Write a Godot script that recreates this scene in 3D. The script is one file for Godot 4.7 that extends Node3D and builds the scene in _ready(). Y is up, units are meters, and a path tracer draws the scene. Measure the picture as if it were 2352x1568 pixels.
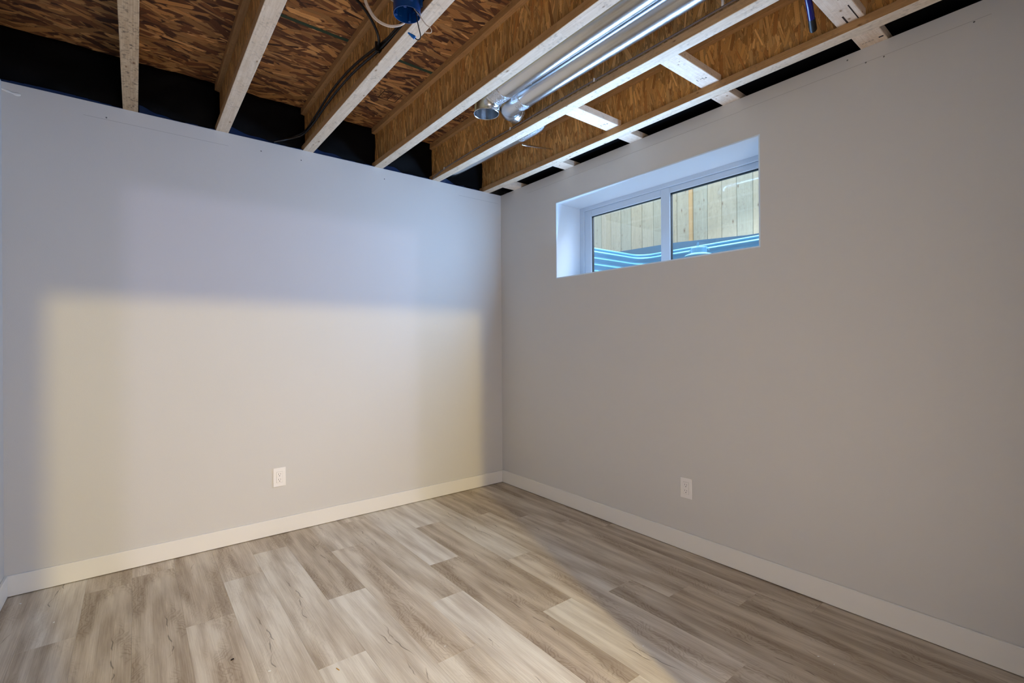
extends Node3D
# Corner of an unfinished-ceiling basement room. Origin: floor at the corner of the back wall (z = 0) and the window wall (x = 0); the room lies at x < 0, z > 0.

const H := 2.44          # wall height = underside of the joists
const DECK := 2.73       # underside of the subfloor
const LEFT := -2.95
const FRONT := 3.5
const JOISTS := [-2.4725, -2.05, -1.5675, -1.088, -0.6255, -0.15]
const FW := 0.064        # joist flange width
const FH := 0.038

var rng := RandomNumberGenerator.new()
var M := {}
# texture mapping of the shapes being built: long axis, tile (along, across) in metres, offset
var ua := 2
var tile := Vector2(1, 1)
var off := Vector2.ZERO


func _ready() -> void:
	rng.seed = 71
	# ---------------------------------------------------------------- camera
	var cam := Camera3D.new()
	cam.name = "camera"
	cam.fov = 71.022
	cam.near = 0.02
	cam.far = 100.0
	var yaw := 0.66714962
	var pit := 0.00052741
	var rol := -0.00640662
	var f := Vector3(sin(yaw) * cos(pit), sin(pit), -cos(yaw) * cos(pit))
	var r := Vector3(cos(yaw), 0, sin(yaw))
	var u := r.cross(f)
	var r2 := r * cos(rol) + u * sin(rol)
	var u2 := u * cos(rol) - r * sin(rol)
	cam.transform = Transform3D(Basis(r2, u2, -f), Vector3(-2.458294, 1.193185, 3.263199))
	add_child(cam)
	cam.current = true
	# ---------------------------------------------------------------- sky and exposure
	var we := WorldEnvironment.new()
	we.name = "world_environment"
	var env := Environment.new()
	env.background_mode = Environment.BG_SKY
	var sky := Sky.new()
	var sm := ProceduralSkyMaterial.new()
	sm.sky_top_color = Color(0.74, 0.80, 0.90)
	sm.sky_horizon_color = Color(0.86, 0.88, 0.90)
	sm.ground_horizon_color = Color(0.55, 0.58, 0.6)
	sm.ground_bottom_color = Color(0.45, 0.46, 0.47)
	sm.sky_energy_multiplier = 1.75
	sky.sky_material = sm
	env.sky = sky
	env.tonemap_mode = Environment.TONE_MAPPER_LINEAR
	env.tonemap_exposure = 0.96
	env.sdfgi_enabled = true
	env.ssao_enabled = true
	env.ssil_enabled = true
	we.environment = env
	add_child(we)
	# ---------------------------------------------------------------- daylight in the side yard
	area_light("side_yard_daylight", Vector3(1.15, 2.15, 2.75), Vector3(-1.2, 1.55, 0.0), Vector2(1.0, 0.9), Color(0.66, 0.82, 1.0), 1.2)
	area_light("window_daylight", Vector3(-0.06, 1.84, 1.40), Vector3(-1.0, 2.02, 1.34), Vector2(1.3, 0.30), Color(0.609, 0.789, 1.0), 3.85)
	area_light("open_sky_daylight", Vector3(1.0, 2.95, 1.15), Vector3(-1.6, 0.0, 1.9), Vector2(1.6, 0.7), Color(0.90, 0.93, 1.0), 12.0)
	# ---------------------------------------------------------------- unseen fill panel added in the doorway to lift the whole room
	area_light("door_fill", Vector3(-1.8, 0.56, 3.66), Vector3(-1.6, 1.5, 0.0), Vector2(0.82, 1.0), Color(0.995, 0.97, 1.0), 1.65)

	make_materials()
	build_shell()
	build_window()
	build_outside()
	build_hall()
	build_joists()
	build_insulation()
	build_ducts()
	build_cables()
	build_outlets()
	build_debris()


func area_light(called: String, at: Vector3, to: Vector3, size: Vector2, col: Color, energy: float) -> void:
	var l := AreaLight3D.new()
	l.name = called
	l.area_size = size
	l.light_color = col
	l.light_energy = energy
	l.area_range = 14.0
	l.area_attenuation = 2.0
	l.shadow_enabled = true
	add_child(l)
	l.look_at_from_position(at, to, Vector3.UP)


# ==================================================================== naming
var used := {}

func numbered(called: String) -> String:
	var n: int = used.get(called, 0)
	used[called] = n + 1
	return called if n == 0 else "%s_%03d" % [called, n]


func thing(called: String, label: String, category: String, at := Vector3.ZERO, group := "") -> Node3D:
	var o := Node3D.new()
	o.name = numbered(called)
	add_child(o)
	o.position = at
	o.set_meta("label", label)
	o.set_meta("category", category)
	if group:
		o.set_meta("group", group)
	return o


func part(called: String, st: SurfaceTool, m: Material, parent: Node3D, label := "") -> MeshInstance3D:
	var o := MeshInstance3D.new()
	o.name = called
	o.mesh = st.commit()
	o.material_override = m
	parent.add_child(o, true)
	if label:
		o.set_meta("label", label)
	return o


func single(called: String, st: SurfaceTool, m: Material, label: String, category: String, at := Vector3.ZERO, group := "") -> MeshInstance3D:
	var o := MeshInstance3D.new()
	o.name = numbered(called)
	o.mesh = st.commit()
	o.material_override = m
	add_child(o)
	o.position = at
	o.set_meta("label", label)
	o.set_meta("category", category)
	if group:
		o.set_meta("group", group)
	return o


func structure(called: String, st: SurfaceTool, m: Material, label: String, category: String) -> MeshInstance3D:
	var o := MeshInstance3D.new()
	o.name = called
	o.mesh = st.commit()
	o.material_override = m
	add_child(o)
	o.set_meta("kind", "structure")
	o.set_meta("label", label)
	o.set_meta("category", category)
	return o


# ==================================================================== mesh helpers
func mb() -> SurfaceTool:
	var st := SurfaceTool.new()
	st.begin(Mesh.PRIMITIVE_TRIANGLES)
	return st


func uvmap(long_axis: int, t: Vector2, o := Vector2.ZERO) -> void:
	ua = long_axis
	tile = t
	off = o


func uv_of(p: Vector3, n: Vector3) -> Vector2:
	var a := n.abs()
	var d := 0 if a.x >= a.y and a.x >= a.z else (1 if a.y >= a.z else 2)
	var i := ua
	var j := 0
	if d == ua:
		i = (ua + 1) % 3
		j = (ua + 2) % 3
	else:
		j = 3 - ua - d
	return Vector2(p[i] / tile.x, p[j] / tile.y) + off


# a flat polygon, its corners in order either way round, seen from the side that «out» points to
func poly(st: SurfaceTool, pts: Array, out: Vector3) -> void:
	var n: Vector3 = (pts[1] - pts[0]).cross(pts[2] - pts[0]).normalized()
	var q := pts.duplicate()
	if n.dot(out) < 0.0:
		q.reverse()
		n = -n
	for k in range(1, q.size() - 1):
		for v in [q[0], q[k + 1], q[k]]:
			st.set_normal(n)
			st.set_uv(uv_of(v, n))
			st.add_vertex(v)


func box(st: SurfaceTool, lo: Vector3, hi: Vector3, b := 0.0) -> void:
	var c := (lo + hi) / 2.0
	var h := (hi - lo) / 2.0
	for a in 3:
		var i := (a + 1) % 3
		var j := (a + 2) % 3
		for s in [-1.0, 1.0]:
			var pts := []
			for k in [[-1, -1], [1, -1], [1, 1], [-1, 1]]:
				var p := c
				p[a] += s * h[a]
				p[i] += k[0] * (h[i] - b)
				p[j] += k[1] * (h[j] - b)
				pts.append(p)
			var o := Vector3.ZERO
			o[a] = s
			poly(st, pts, o)
			if b > 0.0 and s > 0.0:
				for si in [-1.0, 1.0]:      # the four bevels along axis a
					for sj in [-1.0, 1.0]:
						var e := []
						for k in [[-1, 0], [1, 0], [1, 1], [-1, 1]]:
							var p := c
							p[a] += k[0] * (h[a] - b)
							p[i] += si * (h[i] - (b if k[1] == 0 else 0.0))
							p[j] += sj * (h[j] - (0.0 if k[1] == 0 else b))
							e.append(p)
						var oo := Vector3.ZERO
						oo[i] = si
						oo[j] = sj
						poly(st, e, oo)
	if b > 0.0:
		for sx in [-1.0, 1.0]:
			for sy in [-1.0, 1.0]:
				for sz in [-1.0, 1.0]:
					var s := Vector3(sx, sy, sz)
					poly(st, [c + s * (h - Vector3(0, b, b)), c + s * (h - Vector3(b, 0, b)), c + s * (h - Vector3(b, b, 0))], s)


func boxed(lo: Vector3, hi: Vector3, b := 0.0) -> SurfaceTool:
	var st := mb()
	box(st, lo, hi, b)
	return st


func quad_smooth(st: SurfaceTool, p: Array, n: Array, uv: Array) -> void:
	var g: Vector3 = (p[1] - p[0]).cross(p[2] - p[0])
	if g.length_squared() < 1e-16:
		g = (p[2] - p[0]).cross(p[3] - p[0])
	var order := [0, 2, 1, 0, 3, 2]
	if g.dot(n[0] + n[1] + n[2] + n[3]) < 0.0:
		order = [0, 1, 2, 0, 2, 3]
	for k in order:
		st.set_normal(n[k])
		st.set_uv(uv[k])
		st.add_vertex(p[k])


# a round sweep through centres with a radius each; flat > 1 widens it along «wide»
func sweep(st: SurfaceTool, cs: Array, rs: Array, seg := 10, caps := true, inside := false, squash := 1.0, wide := Vector3.ZERO) -> void:
	var rings := []
	var norms := []
	var x := Vector3.ZERO
	var run := 0.0
	var lens := []
	for k in cs.size():
		var t: Vector3 = (cs[mini(k + 1, cs.size() - 1)] - cs[maxi(k - 1, 0)]).normalized()
		if k == 0:
			x = wide if wide != Vector3.ZERO else (Vector3.UP if absf(t.y) < 0.9 else Vector3.RIGHT)
		x = (x - t * x.dot(t)).normalized()
		var y := t.cross(x)
		var ring := []
		var nn := []
		for a in seg + 1:
			var w := TAU * a / seg
			var d := x * cos(w) + y * sin(w) * squash
			ring.append(cs[k] + d * rs[k])
			nn.append((x * cos(w) * squash + y * sin(w)).normalized() * (-1.0 if inside else 1.0))
		rings.append(ring)
		norms.append(nn)
		if k > 0:
			run += (cs[k] - cs[k - 1]).length()
		lens.append(run)
	for k in cs.size() - 1:
		for a in seg:
			var uvs := []
			for e in [[k, a], [k, a + 1], [k + 1, a + 1], [k + 1, a]]:
				uvs.append(Vector2(lens[e[0]] / tile.x, float(e[1]) / seg) + off)
			quad_smooth(st, [rings[k][a], rings[k][a + 1], rings[k + 1][a + 1], rings[k + 1][a]], [norms[k][a], norms[k][a + 1], norms[k + 1][a + 1], norms[k + 1][a]], uvs)
	if caps:
		var e := cs.size() - 1
		poly(st, rings[0].slice(0, seg), cs[0] - cs[1])
		poly(st, rings[e].slice(0, seg), cs[e] - cs[e - 1])


# a smooth curve through points
func curve(pts: Array, per := 6) -> Array:
	var out := []
	var n := pts.size()
	for k in n - 1:
		var a: Vector3 = pts[maxi(k - 1, 0)]
		var b: Vector3 = pts[k]
		var c: Vector3 = pts[k + 1]
		var d: Vector3 = pts[mini(k + 2, n - 1)]
		for s in per:
			out.append(b.cubic_interpolate(c, a, d, float(s) / per))
	out.append(pts[n - 1])
	return out


func tube(pts: Array, r: float, seg := 8, per := 6, squash := 1.0, wide := Vector3.ZERO) -> SurfaceTool:
	var st := mb()
	var cs := curve(pts, per)
	var rs := []
	for k in cs.size():
		rs.append(r)
	sweep(st, cs, rs, seg, true, false, squash, wide)
	return st


# a turned shape round the axis through «at» along «ax»: profile of (radius, height)
func lathe(st: SurfaceTool, prof: Array, at: Vector3, ax := Vector3.UP, seg := 24) -> void:
	var x := (Vector3.RIGHT if absf(ax.x) < 0.9 else Vector3.UP)
	x = (x - ax * x.dot(ax)).normalized()
	var y := ax.cross(x)
	for k in prof.size() - 1:
		var p0: Vector2 = prof[k]
		var p1: Vector2 = prof[k + 1]
		var d := (p1 - p0).normalized()
		var pn := Vector2(d.y, -d.x)
		for a in seg:
			var pp := []
			var nn := []
			for e in [[p0, a], [p0, a + 1], [p1, a + 1], [p1, a]]:
				var w: float = TAU * e[1] / seg
				var dir := x * cos(w) + y * sin(w)
				pp.append(at + dir * e[0].x + ax * e[0].y)
				nn.append(dir * pn.x + ax * pn.y)
			quad_smooth(st, pp, nn, [Vector2.ZERO, Vector2.RIGHT, Vector2.ONE, Vector2.DOWN])


# ==================================================================== textures
func bytes_image(w: int, h: int, b: PackedByteArray) -> ImageTexture:
	return ImageTexture.create_from_image(Image.create_from_data(w, h, false, Image.FORMAT_RGB8, b))


# strand board: many wood flakes laid over each other, long along u; returns [colour, relief]
func strand_board(w: int, h: int, count: int, seed_: int, pal: Array, spread: float, lmin: float, lmax: float, wmin: float, wmax: float) -> Array:
	var g := RandomNumberGenerator.new()
	g.seed = seed_
	var px := PackedByteArray()
	px.resize(w * h * 3)
	var ht := PackedByteArray()
	ht.resize(w * h)
	var base: Color = pal[0]
	for k in w * h:
		px[k * 3] = int(base.r * 255)
		px[k * 3 + 1] = int(base.g * 255)
		px[k * 3 + 2] = int(base.b * 255)
		ht[k] = 90
	for n in count:
		var cx := g.randf() * w
		var cy := g.randf() * h
		var ln := g.randf_range(lmin, lmax)
		var wd := g.randf_range(wmin, wmax) * (ln / lmax * 0.6 + 0.6)
		var ang := g.randfn(0.0, spread)
		var col: Color = pal[mini(int(g.randf() * pal.size()), pal.size() - 1)]
		var tint := g.randf_range(0.82, 1.12)
		var ca := cos(ang)
		var sa := sin(ang)
		var lift := g.randi_range(60, 220)
		var wi := int(wd / 0.75)
		var skew := g.randf_range(-1.2, 1.2)
		for j in wi:
			var b := (float(j) / wi - 0.5) * wd
			var streak := tint * g.randf_range(0.94, 1.05)
			if j == 0 or j == wi - 1:
				streak *= 0.62  # shadow outline of each flake painted into the colour
			var cr := int(clampf(col.r * streak, 0, 1) * 255)
			var cg := int(clampf(col.g * streak, 0, 1) * 255)
			var cb := int(clampf(col.b * streak, 0, 1) * 255)
			var half := ln * 0.5 - g.randf() * 9.0 - absf(b) * 0.5
			var sh := b * skew
			var a := -half
			while a < half:
				var xx := posmod(int(cx + (a + sh) * ca - b * sa), w)
				var yy := posmod(int(cy + (a + sh) * sa + b * ca), h)
				var i := yy * w + xx
				px[i * 3] = cr
				px[i * 3 + 1] = cg
				px[i * 3 + 2] = cb
				ht[i] = lift
				a += 0.75
	return [bytes_image(w, h, px), ImageTexture.create_from_image(Image.create_from_data(w, h, false, Image.FORMAT_L8, ht))]


# sawn lumber along u, with grain, knots and grime
func lumber(w: int, h: int, seed_: int, light: Color, dark: Color, knots: int, grime: float) -> ImageTexture:
	var g := RandomNumberGenerator.new()
	g.seed = seed_
	var n1 := FastNoiseLite.new()
	n1.seed = seed_
	n1.frequency = 0.02
	var n2 := FastNoiseLite.new()
	n2.seed = seed_ + 5
	n2.frequency = 0.05
	var ks := []
	for k in knots:
		ks.append([g.randf() * w, g.randf() * h, g.randf_range(2.5, 6.5)])
	var px := PackedByteArray()
	px.resize(w * h * 3)
	for y in h:
		for x in w:
			var warp := 0.0
			var kd := 0.0
			for k in ks:
				var dx: float = (x - k[0]) * 0.35
				var dy: float = y - k[1]
				var d2: float = (dx * dx + dy * dy) / (k[2] * k[2])
				if d2 < 14.0:
					warp += exp(-d2 * 0.4) * signf(dy) * k[2]
					var d3: float = ((x - k[0]) * (x - k[0]) + dy * dy) / (k[2] * k[2])
					kd = maxf(kd, exp(-d3 * 1.3))
			var v := y + warp
			var gr := n1.get_noise_2d(x * 0.12, v * 9.0) * 0.5 + n2.get_noise_2d(x * 0.35, v * 22.0) * 0.35
			var blotch := n1.get_noise_2d(x * 0.8 + 300.0, y * 1.6)
			var t := clampf(0.26 + gr * 0.55 + blotch * 0.22 + kd * 0.75, 0.0, 1.0)
			var c := light.lerp(dark, t)
			if grime > 0.0:
				var s := n2.get_noise_2d(x * 1.9 + 70.0, y * 0.8 - 40.0) * n1.get_noise_2d(x * 0.5, 900.0 + y * 0.2) * 3.0
				c = c.lerp(Color(0.21, 0.17, 0.14), clampf(s, 0.0, 1.0) * grime)
			c = c.lerp(Color(0.33, 0.2, 0.1), kd * kd * 0.55)
			var i := (y * w + x) * 3
			px[i] = int(c.r * 255)
			px[i + 1] = int(c.g * 255)
			px[i + 2] = int(c.b * 255)
	return bytes_image(w, h, px)


# one printed vinyl plank: along u 1.22 m, across v 0.1785 m
func plank_print(seed_: int, light: Color, dark: Color, figure: float, cracks: int) -> ImageTexture:
	var w := 1024
	var h := 150
	var g := RandomNumberGenerator.new()
	g.seed = seed_
	var n1 := FastNoiseLite.new()
	n1.seed = seed_
	n1.frequency = 0.01
	n1.fractal_octaves = 3
	var n2 := FastNoiseLite.new()
	n2.seed = seed_ + 9
	n2.frequency = 0.05
	n2.fractal_octaves = 2
	var vc := g.randf_range(0.3, 0.7) * h
	var px := PackedByteArray()
	px.resize(w * h * 3)
	for y in h:
		for x in w:
			var broad := n1.get_noise_2d(x * 0.16, y * 1.5)
			var grain := n2.get_noise_2d(x * 0.07, y * 5.0)
			var fine := n2.get_noise_2d(x * 0.3 + 500.0, y * 17.0)
			var band := clampf(n1.get_noise_2d(x * 0.2 + 900.0, y * 0.9) * 2.2 + 0.25, 0.0, 1.0)
			var d := absf(y - vc - n1.get_noise_2d(x * 0.5, 40.0) * 70.0)
			var ring := sin((sqrt(d * d + 60.0) * 0.42 - x * 0.045 + n2.get_noise_2d(x * 0.4, y * 0.7) * 4.0))
			var cath := clampf(ring * 0.9 - 0.1, 0.0, 1.0) * band * figure
			var t := clampf(0.30 + broad * 0.6 + grain * 0.2 + fine * 0.12 + cath * 0.42 + band * figure * 0.25, 0.0, 1.0)
			var c := light.lerp(dark, t)
			var i := (y * w + x) * 3
			px[i] = int(c.r * 255)
			px[i + 1] = int(c.g * 255)
			px[i + 2] = int(c.b * 255)
	for k in cracks:      # the dark checks printed along the grain, each with a short side branch
		var x0 := g.randf_range(0.05, 0.5) * w
		var y0 := g.randf_range(0.25, 0.75) * h
		var steps := g.randi_range(220, 480)
		var wig := g.randf() * 9000.0
		var fork := g.randi_range(60, steps - 60)
		for arm in 2:
			var x := x0
			var y := y0
			var dir := 0.0
			for s in range(0, steps if arm == 0 else fork + 26):
				dir = lerpf(dir, n2.get_noise_2d(s * 0.45 + wig, 7.0) * 0.75, 0.12)
				x += 1.0
				y += dir
				if arm == 1:
					if s < fork:
						continue
					y -= 0.8
				var fade := minf(1.0, minf(s, steps - s) / 40.0)
				var strength := clampf(n1.get_noise_2d(s * 0.9 + wig, 3.0) * 2.4 + 0.35, 0.0, 1.0) * fade
				if arm == 1:
					strength = 0.5 * (1.0 - (s - fork) / 26.0)
				var wid := 0.7 + strength * 1.3
				for yy in range(int(y - wid - 1), int(y + wid) + 2):
					if yy >= 0 and yy < h and x < w:
						var i := (yy * w + int(x)) * 3
						var m := 1.0 - 0.42 * strength * clampf(1.0 - absf(yy - y) / (wid + 0.4), 0.0, 1.0)
						px[i] = int(px[i] * m)
						px[i + 1] = int(px[i + 1] * m * 0.99)
						px[i + 2] = int(px[i + 2] * m * 0.98)
	return bytes_image(w, h, px)


func mat(c: Color, rough := 0.7, metal := 0.0, spec := 0.5) -> StandardMaterial3D:
	var m := StandardMaterial3D.new()
	m.albedo_color = c
	m.roughness = rough
	m.metallic = metal
	m.metallic_specular = spec
	return m


func tex(t: Texture2D, rough := 0.7, tint := Color.WHITE) -> StandardMaterial3D:
	var m := mat(tint, rough)
	m.albedo_texture = t
	return m


func noise_tex(size: int, freq: float, seed_: int, c0: Color, c1: Color, cellular := false) -> NoiseTexture2D:
	var n := FastNoiseLite.new()
	n.seed = seed_
	n.frequency = freq
	if cellular:
		n.noise_type = FastNoiseLite.TYPE_CELLULAR
		n.cellular_return_type = FastNoiseLite.RETURN_CELL_VALUE
	var t := NoiseTexture2D.new()
	t.width = size
	t.height = size
	t.seamless = true
	t.noise = n
	var gr := Gradient.new()
	gr.set_color(0, c0)
	gr.set_color(1, c1)
	t.color_ramp = gr
	return t


func make_materials() -> void:
	# painted drywall: a fine roller stipple
	var wall := mat(Color(0.81, 0.797, 0.78), 0.75, 0.0, 0.35)
	wall.uv1_triplanar = true
	wall.uv1_world_triplanar = true
	wall.uv1_scale = Vector3.ONE * 4.0
	wall.heightmap_enabled = true
	wall.heightmap_scale = 0.012
	wall.heightmap_texture = noise_tex(512, 0.06, 3, Color.BLACK, Color.WHITE)
	M.wall = wall
	M.trim = mat(Color(0.90, 0.885, 0.86), 0.42)
	M.white = mat(Color(0.9, 0.9, 0.89), 0.5)
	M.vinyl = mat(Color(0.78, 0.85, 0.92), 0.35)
	M.reveal = mat(Color(0.84, 0.895, 0.945), 0.5)  # paler and cooler than the wall, window daylight put into the colour
	M.seam = mat(Color(0.66, 0.645, 0.63), 0.9)
	M.dimple = mat(Color(0.40, 0.39, 0.39), 0.9)
	M.hole = mat(Color(0.16, 0.15, 0.16), 0.9)
	M.plate = mat(Color(0.93, 0.91, 0.89), 0.38)
	M.dark = mat(Color(0.04, 0.04, 0.04), 0.6)
	# strand board
	var deck := strand_board(1024, 1024, 1500, 11, [Color(0.47, 0.30, 0.17), Color(0.70, 0.50, 0.29), Color(0.60, 0.41, 0.23), Color(0.79, 0.59, 0.37), Color(0.43, 0.26, 0.14), Color(0.72, 0.53, 0.32), Color(0.31, 0.18, 0.10), Color(0.66, 0.46, 0.26)], 0.38, 60.0, 190.0, 9.0, 34.0)
	var web := strand_board(1024, 512, 1000, 23, [Color(0.76, 0.56, 0.31), Color(0.82, 0.63, 0.38), Color(0.74, 0.54, 0.29), Color(0.86, 0.67, 0.42), Color(0.78, 0.59, 0.34), Color(0.67, 0.46, 0.24), Color(0.81, 0.61, 0.36)], 0.25, 50.0, 150.0, 6.0, 22.0)
	M.deck = tex(deck[0], 0.8)
	M.deck.heightmap_enabled = true
	M.deck.heightmap_texture = deck[1]
	M.deck.heightmap_scale = 0.06
	M.web = tex(web[0], 0.75)
	M.web.heightmap_enabled = true
	M.web.heightmap_texture = web[1]
	M.web.heightmap_scale = 0.05
	M.green = mat(Color(0.16, 0.25, 0.19), 0.8)
	M.stamp = mat(Color(0.13, 0.075, 0.04), 0.9)
	# lumber
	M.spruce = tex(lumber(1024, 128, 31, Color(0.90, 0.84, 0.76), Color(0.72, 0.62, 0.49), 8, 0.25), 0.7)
	M.grimy = tex(lumber(1024, 128, 37, Color(0.80, 0.71, 0.58), Color(0.55, 0.43, 0.30), 6, 0.9), 0.75)
	M.shaded_spruce = tex(lumber(1024, 128, 41, Color(0.74, 0.58, 0.39), Color(0.52, 0.36, 0.20), 3, 0.2), 0.75)  # browner copy of the spruce, flange side shade painted into the colour
	M.block = tex(lumber(512, 128, 47, Color(0.92, 0.86, 0.79), Color(0.78, 0.66, 0.54), 9, 0.15), 0.7)
	# galvanised sheet with faint spangle
	var galv := mat(Color(0.80, 0.81, 0.82), 0.24, 1.0)
	galv.roughness_texture = noise_tex(256, 0.05, 8, Color(0.75, 0.75, 0.75), Color(1, 1, 1), true)
	galv.uv1_triplanar = true
	galv.uv1_scale = Vector3.ONE * 3.0
	M.galv = galv
	var foil := mat(Color(0.84, 0.85, 0.86), 0.16, 1.0)
	foil.uv1_triplanar = true
	foil.uv1_scale = Vector3.ONE * 14.0
	foil.heightmap_enabled = true
	foil.heightmap_scale = 0.25
	foil.heightmap_texture = noise_tex(256, 0.03, 15, Color.BLACK, Color.WHITE)
	M.foil = foil
	var well := mat(Color(0.29, 0.59, 0.72), 0.5, 0.2)
	M.well = well
	M.edging = mat(Color(0.09, 0.31, 0.42), 0.6)
	M.poly = mat(Color(0.04, 0.04, 0.045), 0.6, 0.0, 0.2)
	M.flap = mat(Color(0.05, 0.16, 0.30), 0.35)
	M.blue = mat(Color(0.02, 0.22, 0.45), 0.3)
	M.nut = mat(Color(0.0, 0.36, 0.68), 0.4)
	M.pex = mat(Color(0.03, 0.07, 0.42), 0.2)
	M.black = mat(Color(0.035, 0.03, 0.035), 0.4)
	M.nm = mat(Color(0.82, 0.77, 0.72), 0.5)
	M.grey = mat(Color(0.42, 0.36, 0.33), 0.55)
	M.concrete = mat(Color(0.55, 0.55, 0.54), 0.9)
	M.soil = mat(Color(0.36, 0.35, 0.33), 0.95)
	# planks
	M.planks = []
	var specs := [
		[101, Color(0.875, 0.84, 0.785), Color(0.65, 0.59, 0.52), 0.10, 2], [102, Color(0.835, 0.785, 0.715), Color(0.575, 0.50, 0.42), 0.75, 0],
		[103, Color(0.865, 0.825, 0.765), Color(0.615, 0.55, 0.475), 0.3, 2], [104, Color(0.785, 0.73, 0.655), Color(0.525, 0.45, 0.37), 0.9, 1],
		[105, Color(0.885, 0.855, 0.805), Color(0.67, 0.61, 0.545), 0.15, 1], [106, Color(0.805, 0.75, 0.675), Color(0.545, 0.47, 0.39), 0.6, 1],
		[107, Color(0.835, 0.79, 0.725), Color(0.595, 0.525, 0.445), 0.4, 2]]
	for s in specs:
		var m := tex(plank_print(s[0], s[1], s[2], s[3], s[4]), 0.42)
		m.metallic_specular = 0.45
		M.planks.append(m)
	# fence boards
	M.boards = []
	for k in 3:
		M.boards.append(tex(lumber(512, 96, 61 + k, [Color(0.74, 0.735, 0.635), Color(0.70, 0.715, 0.63), Color(0.75, 0.73, 0.615)][k], Color(0.58, 0.56, 0.46), 5, 0.15), 0.85))
	M.honey = tex(lumber(512, 64, 71, Color(0.80, 0.68, 0.47), Color(0.70, 0.56, 0.35), 1, 0.0), 0.8)


# ==================================================================== the room
func build_shell() -> void:
	# ---- floor: concrete slab with vinyl planks on it
	var fl := structure("floor", boxed(Vector3(LEFT - 0.15, -0.12, -0.35), Vector3(0.5, -0.006, FRONT + 0.06)), M.concrete, "grey-brown wood-look vinyl plank floor running from the door to the back wall", "floor")
	# long edges every 0.1785 m; end joints where the photograph shows them (row: a joint, the print of the plank beyond it, of the one before it)
	var joints := {0: [1.205, 5, 3], 1: [2.2, 3, 1], 2: [0.74, 6, 3], 3: [1.75, 3, 6], 4: [1.187, 1, 0], 5: [0.46, 5, 4], 6: [0.977, 3, 4], 7: [1.307, 4, 6], 8: [0.47, 1, 2], 9: [0.985, 0, 3], 10: [1.45, 0, 2], 11: [0.49, 2, 1], 12: [0.83, 1, 5], 13: [1.36, 5, 3], 14: [0.2, 3, 5], 15: [0.62, 5, 2], 16: [1.1, 2, 5]}
	for row in 17:
		var x1 := 0.0 if row == 0 else -0.155 - 0.1785 * (row - 1)
		var x0 := maxf(-0.155 - 0.1785 * row, LEFT)
		var jt: Array = joints[row]
		var z: float = jt[0] - 1.22 * ceilf(jt[0] / 1.22)
		var k := 0
		while z < FRONT:
			var z0 := maxf(z, 0.0)
			var z1 := minf(z + 1.22, FRONT)
			if z1 - z0 > 0.02:
				var kind := rng.randi_range(0, 6)
				if absf(z - jt[0]) < 0.02:
					kind = jt[1]
				elif absf(z + 1.22 - jt[0]) < 0.02:
					kind = jt[2]
				uvmap(2, Vector2(1.22, 0.1785), Vector2(-z / 1.22, -x0 / 0.1785))
				part("plank", boxed(Vector3(x0 + 0.0001, -0.006, z0 + 0.0001), Vector3(x1 - 0.0001, 0.0, z1 - 0.0001), 0.00035), M.planks[kind], fl)
			z += 1.22
			k += 1
	uvmap(2, Vector2.ONE)
	# ---- walls
	var wb := structure("wall_back", boxed(Vector3(LEFT - 0.15, -0.05, -0.12), Vector3(0.0, H, 0.0)), M.wall, "pale grey drywall wall with an outlet, lit by the door light", "wall")
	part("drywall_seam", boxed(Vector3(-2.66, 2.364, 0.0), Vector3(-2.02, 2.3655, 0.0003)), M.seam, wb)
	part("drywall_seam", boxed(Vector3(-0.42, 2.366, 0.0), Vector3(-0.03, 2.3675, 0.0004)), M.seam, wb)
	for p in [[-2.571, 2.375], [-1.844, 2.376], [-1.611, 2.373], [-1.046, 2.368]]:
		var st := mb()
		lathe(st, [Vector2(0.0038, 0), Vector2(0.0034, 0.0005), Vector2(0.0, 0.0003)], Vector3(p[0], p[1], 0), Vector3.BACK, 10)
		part("screw_dimple", st, M.dimple, wb)
	var blob := mb()
	sweep(blob, curve([Vector3(-2.95, 2.405, 0.001), Vector3(-2.93, 2.398, 0.002), Vector3(-2.905, 2.392, 0.002), Vector3(-2.885, 2.394, 0.001)], 4), [0.004, 0.006, 0.005, 0.006, 0.007, 0.006, 0.004, 0.005, 0.007, 0.008, 0.008, 0.006, 0.003], 8, true, false, 0.35, Vector3.UP)
	part("filler_smear", blob, M.white, wb, "white filler smear")
	# window wall: four boxes round the opening
	var wr := mb()
	var z0w := 0.676
	var z1w := 2.1555
	var y0w := 1.658
	var y1w := 2.224
	box(wr, Vector3(0, -0.05, -0.12), Vector3(0.35, y0w, FRONT + 0.12))
	box(wr, Vector3(0, y1w, -0.12), Vector3(0.35, H, FRONT + 0.12))
	box(wr, Vector3(0, y0w, -0.12), Vector3(0.35, y1w, z0w))
	box(wr, Vector3(0, y0w, z1w), Vector3(0.35, y1w, FRONT + 0.12))
	var wright := structure("wall_right", wr, M.wall, "warm grey drywall wall with the small high window", "wall")
	for s in [[0.35, 2.06, 2.374], [2.06, 2.98, 2.378]]:
		part("drywall_seam", boxed(Vector3(-0.0004, s[2] - 0.001, s[0]), Vector3(0.0, s[2] + 0.0002, s[1])), M.seam, wright)
	for p in [[2.531, 2.417], [2.598, 2.376], [2.934, 2.372], [2.661, 2.372]]:
		var st := mb()
		lathe(st, [Vector2(0.0033, 0), Vector2(0.003, 0.0005), Vector2(0.0, 0.0003)], Vector3(0, p[1], p[0]), Vector3.LEFT, 10)
		part("screw_dimple", st, M.dimple, wright)
	structure("wall_left", boxed(Vector3(LEFT - 0.12, -0.05, -0.12), Vector3(LEFT, H, FRONT + 0.12)), M.wall, "pale grey drywall wall at the left edge of the room", "wall")
	var wf := mb()
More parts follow.
